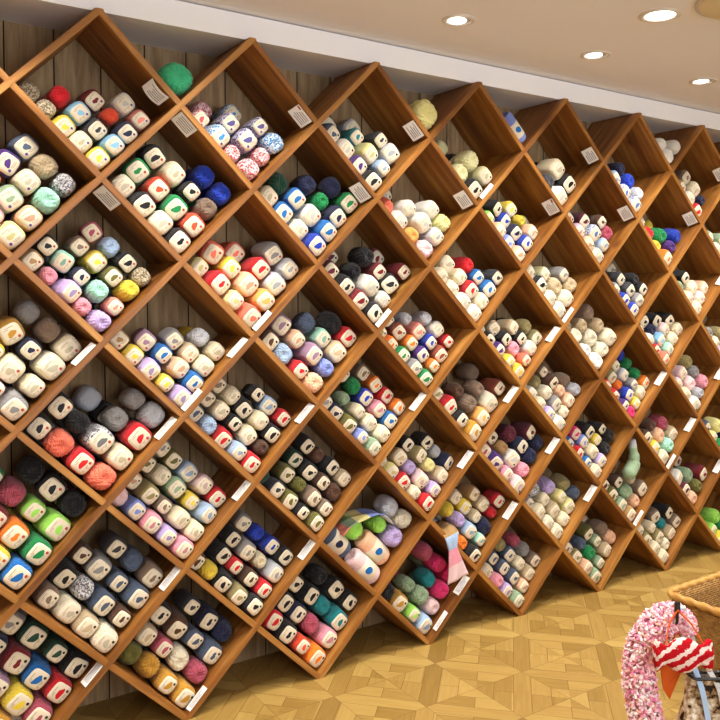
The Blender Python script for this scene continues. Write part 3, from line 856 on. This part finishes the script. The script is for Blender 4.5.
# ------------------------------------------------------------------ wicker basket
def wicker():
    N = NT('wicker'); v = N.coord('UV'); sx = N.n('ShaderNodeSeparateXYZ'); N.l(v, sx.inputs[0])
    U = N.math('DIVIDE', sx.outputs[0], .016); W = N.math('DIVIDE', sx.outputs[1], .008)
    par = N.math('MULTIPLY', N.math('MODULO', N.math('FLOOR', W), 2.0), PI)
    over = N.math('SINE', N.math('ADD', N.math('MULTIPLY', U, PI), par))
    strand = N.math('SINE', N.math('MULTIPLY', N.math('FRACT', W), PI))
    hgt = N.math('MULTIPLY', N.math('ADD', N.math('MULTIPLY', over, .5), .6), strand)
    n = N.noise(v, 40, 3)
    c = N.ramp(n, [(.3, lin('8A6230')), (.7, lin('B88C4C'))])
    N.bump(hgt, 1, .006)
    return N.base(c, .55, .3)
M_WICK = wicker(); M_WRIM = wood('rim_cane', 'A8783A', 'BE8E4A', 'D2A660')
bk_ = tag(empty('wicker_basket', (2.33, -.93, 0)), 'honey coloured open wicker basket standing on the parquet floor', 'basket')
HX, HY, HZ = .235, .265, .285
def rr(hx, hy, rad, n=6):
    out = []
    for cx, cy, a0 in ((hx-rad, hy-rad, 0), (-hx+rad, hy-rad, PI/2), (-hx+rad, -hy+rad, PI), (hx-rad, -hy+rad, 1.5*PI)):
        for k in range(n+1): a = a0+PI/2*k/n; out.append((cx+rad*math.cos(a), cy+rad*math.sin(a)))
    return out
def basket_body():
    V, F, UV = [], [], []; lev = 8
    def ring(t, inset): return [(x, y, .004+t*(HZ-.004)) for x, y in rr(HX-.05*(1-t)-inset, HY-.05*(1-t)-inset, .035)]
    outer = [ring(k/lev, 0) for k in range(lev+1)]; inner = [ring(k/lev if k else .05, .011) for k in range(lev+1)]
    n = len(outer[0])
    cum = [0]
    for s in range(n):
        a, b = outer[-1][s], outer[-1][(s+1) % n]; cum.append(cum[-1]+math.hypot(a[0]-b[0], a[1]-b[1]))
    def shell(rs, flip):
        b = len(V)
        for r_ in rs: V.extend(r_)
        for k in range(lev):
            for s in range(n):
                t = (s+1) % n; f = (b+k*n+s, b+k*n+t, b+(k+1)*n+t, b+(k+1)*n+s)
                uv = [(cum[s], HZ*k/lev), (cum[s+1], HZ*k/lev), (cum[s+1], HZ*(k+1)/lev), (cum[s], HZ*(k+1)/lev)]
                if flip: f, uv = f[::-1], uv[::-1]
                F.append(f); UV.append(uv)
        return b
    bo = shell(outer, False); bi = shell(inner, True)
    for s in range(n):
        t = (s+1) % n; F.append((bo+lev*n+s, bo+lev*n+t, bi+lev*n+t, bi+lev*n+s)); UV.append([(0, 0)]*4)
    F.append(tuple(reversed(range(bo, bo+n)))); UV.append([(V[x][0], V[x][1]) for x in F[-1]])
    F.append(tuple(range(bi, bi+n))); UV.append([(V[x][0], V[x][1]) for x in F[-1]])
    o = meshobj('woven_body', V, F, M_WICK, bk_, smooth=True)
    ul = o.data.uv_layers.new(name='UVMap'); k = 0
    for uv in UV:
        for p in uv: ul.data[k].uv = p; k += 1
basket_body()
loop = rr(HX, HY, .035, 8)
dense = []
for s in range(len(loop)):
    a, b = Vector((*loop[s], HZ)), Vector((*loop[(s+1) % len(loop)], HZ)); m = max(1, int((b-a).length/.008))
    dense += [a.lerp(b, k/m) for k in range(m)]
bm = bmesh.new(); seg = 10; rings = []
for k, p in enumerate(dense):
    d = (dense[(k+1) % len(dense)]-dense[k-1]).normalized(); a = d.cross(Vector((0, 0, 1)))
    rings.append([bm.verts.new(p + (a*math.cos(2*PI*s/seg)+Vector((0, 0, 1))*math.sin(2*PI*s/seg))*(.0125+.0022*math.sin(4*PI*s/seg+k*.9))) for s in range(seg)])
for k in range(len(rings)):
    A, B = rings[k], rings[(k+1) % len(rings)]
    for s in range(seg): bm.faces.new((A[s], A[(s+1) % seg], B[(s+1) % seg], B[s]))
bmobj('braided_rim', bm, M_WRIM, bk_, True)

# ------------------------------------------------------------------ display stand with bags and scarf, in its own frame
RZ = -0.607; RLOC = Vector((1.56, -1.095, 0))
def W(x, y, z): return Matrix.Translation(RLOC) @ Matrix.Rotation(RZ, 4, 'Z') @ Vector((x, y, z))
M_BLK = plain('black_metal', '141414', .35, .5)
st = tag(empty('display_stand', RLOC, RZ), 'low wooden display stand with black hook carrying the scarf and bags', 'display stand')
bm = bmesh.new(); box(bm, (-.075, .05, 0.02), (-.043, .082, .36), .003); bmobj('post', bm, M_POST, st)
bm = bmesh.new(); box(bm, (-.16, .045, 0), (.10, .091, .022), .003); bmobj('foot', bm, M_POST, st)
bm = bmesh.new(); box(bm, (-.082, -.07, 0), (-.036, .2, .0215), .003); bmobj('foot', bm, M_POST, st)
bm = bmesh.new()
tube(bm, smooth_path([(-.059, .066, .34), (-.058, .064, .40), (-.05, .05, .445), (-.03, .015, .462), (-.024, -.03, .466), (-.024, -.07, .472), (-.024, -.08, .49), (-.024, -.079, .525)], 5), .0042, 10)
box(bm, (-.032, -.084, .505), (-.016, -.075, .538), .002)
bmobj('hook', bm, M_BLK, st)

# pink fluffy scarf: a soft core covered by little loops of yarn
FL = [plain('fluff_pink', 'EE9CB4', .9, .1), plain('fluff_pale', 'F6CDD6', .9, .1), plain('fluff_white', 'F4E8E6', .9, .1), plain('fluff_salmon', 'F2B6A6', .9, .1), plain('fluff_rose', 'E486AC', .9, .1)]
path = smooth_path([W(.016, -.035, .44), W(.009, -.035, .468), W(-.012, -.034, .478), W(-.042, -.034, .472), W(-.076, -.034, .436), W(-.106, -.032, .38), W(-.113, -.03, .29), W(-.1, -.028, .215), W(-.088, -.028, .15), W(-.08, -.03, .055)], 8)
rad = []
for k in range(len(path)):
    t = k/(len(path)-1); rad.append(.020+.023*min(1, max(0, (t-.15)/.25)))
bm = bmesh.new(); tube(bm, path, [r*.8 for r in rad], 14)
sr = random.Random(5)
for n in range(3000):
    t = sr.random()*(len(path)-2); k = int(t); p = path[k].lerp(path[k+1], t-k); r = rad[k]
    d = (path[k+1]-path[k]).normalized(); a = d.cross(Vector((.2, 1, .1))).normalized(); b = a.cross(d)
    th = sr.random()*2*PI; nr = a*math.cos(th)+b*math.sin(th); tg = (d*sr.uniform(-1, 1)+nr.cross(d)*sr.uniform(-1, 1)).normalized()
    sd = nr.cross(tg); o_ = p+nr*r*.78; ln = sr.uniform(.010, .019); wd = sr.uniform(.0026, .0046)
    mi = sr.choice((0, 0, 0, 1, 1, 1, 1, 2, 2, 2, 3, 4))
    P = [o_, o_+nr*ln*.6+tg*ln*.35, o_+nr*ln*.85+tg*ln*.85, o_+nr*ln*.45+tg*ln*1.15]
    rows = [[bm.verts.new(q+sd*wd*s+nr*wd*.7*e) for s, e in ((-1, 0), (0, 1), (1, 0))] for q in P]
    for A, B in zip(rows, rows[1:]):
        for s in (0, 1, 2):
            f = bm.faces.new((A[s], A[(s+1) % 3], B[(s+1) % 3], B[s])); f.material_index = mi
    f = bm.faces.new(rows[-1]); f.material_index = mi
o = bmobj('fluffy_scarf', bm, FL, smooth=False); tag(o, 'long pink and white fluffy scarf hanging from the black hook', 'scarf')

# red and white striped sweet-shaped pouch
def candy_mat():
    N = NT('red_white_knit'); v = N.coord('Object', rot=(0, .6, 0))
    wv = N.n('ShaderNodeTexWave', wave_type='BANDS', bands_direction='Z'); wv.inputs['Scale'].default_value = 11; wv.inputs['Distortion'].default_value = 2.4; wv.inputs['Detail Scale'].default_value = 6; wv.inputs['Detail'].default_value = 1
    N.l(v, wv.inputs['Vector'])
    c = N.ramp(wv.outputs['Fac'], [(.60, lin('B81420')), (.70, lin('F0D8D0'))])
    n = N.noise(N.coord('Object'), 350, 2); N.bump(n, .8, .004)
    return N.base(c, .9, .1)
pouch = empty('striped_pouch', W(-.022, -.125, .407), RZ)
tag(pouch, 'red and white striped knitted pouch shaped like a wrapped sweet on orange strap', 'pouch')
prof = [(-.078, .036), (-.072, .038), (-.058, .028), (-.046, .023), (-.036, .031), (-.02, .041), (0, .0445), (.02, .041), (.036, .031), (.046, .024), (.056, .029), (.07, .039), (.076, .037)]
bm = bmesh.new(); rings = []
for x, r in prof:
    rip = .18 if abs(x) > .05 else .02
    rings.append([bm.verts.new((x, .55*r*(1+rip*math.sin(7*2*PI*s/28))*math.cos(2*PI*s/28), 1.12*r*(1+rip*.6*math.sin(7*2*PI*s/28+1))*math.sin(2*PI*s/28))) for s in range(28)])
for A, B in zip(rings, rings[1:]):
    for s in range(28): bm.faces.new((A[s], A[(s+1) % 28], B[(s+1) % 28], B[s]))
bm.faces.new(rings[0][::-1]); bm.faces.new(rings[-1])
bmobj('pouch_body', bm, candy_mat(), pouch, True)
M_OR = plain('orange_felt', 'CC5A1C', .8, .2)
def ribbon(name, pts, w, m, parent, th=.0016, wd=(1, 0, 0)):
    bm = bmesh.new(); P = smooth_path(pts, 6); wv = Vector(wd); rows = []
    for k, p in enumerate(P):
        t = (P[min(k+1, len(P)-1)]-P[max(k-1, 0)]).normalized(); n = t.cross(wv)
        if n.length < 1e-4: n = Vector((0, 1, 0))
        n.normalize(); s = t.cross(n).normalized()
        rows.append([bm.verts.new(p+s*w*a+n*th*b) for a, b in ((-1, -1), (1, -1), (1, 1), (-1, 1))])
    for A, B in zip(rows, rows[1:]):
        for s in range(4): bm.faces.new((A[s], A[(s+1) % 4], B[(s+1) % 4], B[s]))
    bm.faces.new(rows[0][::-1]); bm.faces.new(rows[-1])
    return bmobj(name, bm, m, parent)
hk = (-.004, .04, .107)
tag(ribbon('strap', [(-.048, .0, .026), (-.03, .03, .07), hk, (.006, .04, .1), (.035, .03, .07), (.058, .012, .026)], .0055, M_OR, pouch, wd=(.3, 1, 0)), 'orange strap')
# orange triangular cloth
bm = bmesh.new(); tri = [(-.064, .0), (.02, .0), (-.002, -.035), (-.036, -.115), (-.052, -.09)]
A = [bm.verts.new((x, -.004+.004*math.sin(x*60), z)) for x, z in tri]; B = [bm.verts.new((x, .004+.004*math.sin(x*60), z)) for x, z in tri]
bm.faces.new(A); bm.faces.new(B[::-1])
for s in range(5): bm.faces.new((A[s], B[s], B[(s+1) % 5], A[(s+1) % 5]))
oc = empty('orange_cloth_bag', W(.0, -.055, .365), RZ)
bmobj('bag_body', bm, M_OR, oc)
ribbon('handle', [(-.04, .0, -.002), (-.02, .002, .08), (-.024, .0, .155), (-.01, .002, .08), (.016, .0, -.002)], .004, M_OR, oc, wd=(0, 1, 0))
tag(oc, 'orange-brown pointed cloth bag hanging behind the red striped pouch', 'bag')
# mottled tote with ribbons
def tote_mat():
    N = NT('mottled_brown_fabric'); v = N.coord('Object'); n = N.noise(v, 38, 3, .6)
    c = N.ramp(n, [(.40, lin('2A2018')), (.45, lin('8C6C48')), (.55, lin('C8B498')), (.66, lin('ECE4D8'))])
    N.bump(N.noise(v, 120, 2), .4, .004); return N.base(c, .85, .15)
M_TOTE = tote_mat()
tote = empty('mottled_tote_bag', W(.06, -.09, .085), RZ)
tag(tote, 'brown, black and white mottled tote bag hanging under the red pouch', 'tote bag')
bm = bmesh.new(); rings = []
for k in range(9):
    t = k/8; hw = .088-.03*t**2; hd = .04*(1-.5*t)*(1 if k else .7); z = .225*t
    rings.append([bm.verts.new((x*(1+.04*math.sin(z*40+x*50)), y+.005*math.sin(x*90+z*30), z + (.03*abs(x)/.06 if k == 8 else 0))) for x, y in rr(hw, hd, hd*.9, 5)])
n = len(rings[0])
for A, B in zip(rings, rings[1:]):
    for s in range(n): bm.faces.new((A[s], A[(s+1) % n], B[(s+1) % n], B[s]))
bm.faces.new(rings[0][::-1]); 
bmobj('bag_body', bm, M_TOTE, tote, True)
bm = bmesh.new(); lp = [(x, y, .225+.03*abs(x)/.06+.002) for x, y in rr(.0585, .0205, .018, 6)]; tube(bm, lp+[lp[0]], .0045, 8, False); tag(bmobj('black_binding', bm, M_BLK, tote, True), 'black edge binding')
for nm, x0, m, lb in (('ribbon', -.028, plain('blue_ribbon', 'A6C0E0', .6), 'pale blue ribbon handle'), ('ribbon', .02, plain('grey_ribbon', 'BCBAB6', .6), 'grey ribbon handle')):
    tag(ribbon(nm, [(-.062+x0*.2, .035, .425), (-.04+x0*.5, .03, .33), (-.012+x0*.8, .0, .262), (x0, -.03, .225), (x0+.012, -.034, .17), (x0+.02, -.037, .12)], .0075, m, tote), lb)

# ------------------------------------------------------------------ world and view
w = bpy.data.worlds.new('world'); S.world = w; w.use_nodes = True
w.node_tree.nodes['Background'].inputs[0].default_value = (1, .92, .82, 1); w.node_tree.nodes['Background'].inputs[1].default_value = .3
S.view_settings.view_transform = 'Standard'; S.view_settings.look = 'None'; S.view_settings.gamma = 1; S.view_settings.use_curve_mapping = False
S.view_settings.exposure = 0.0
S.cycles.max_bounces = 8; S.cycles.diffuse_bounces = 5
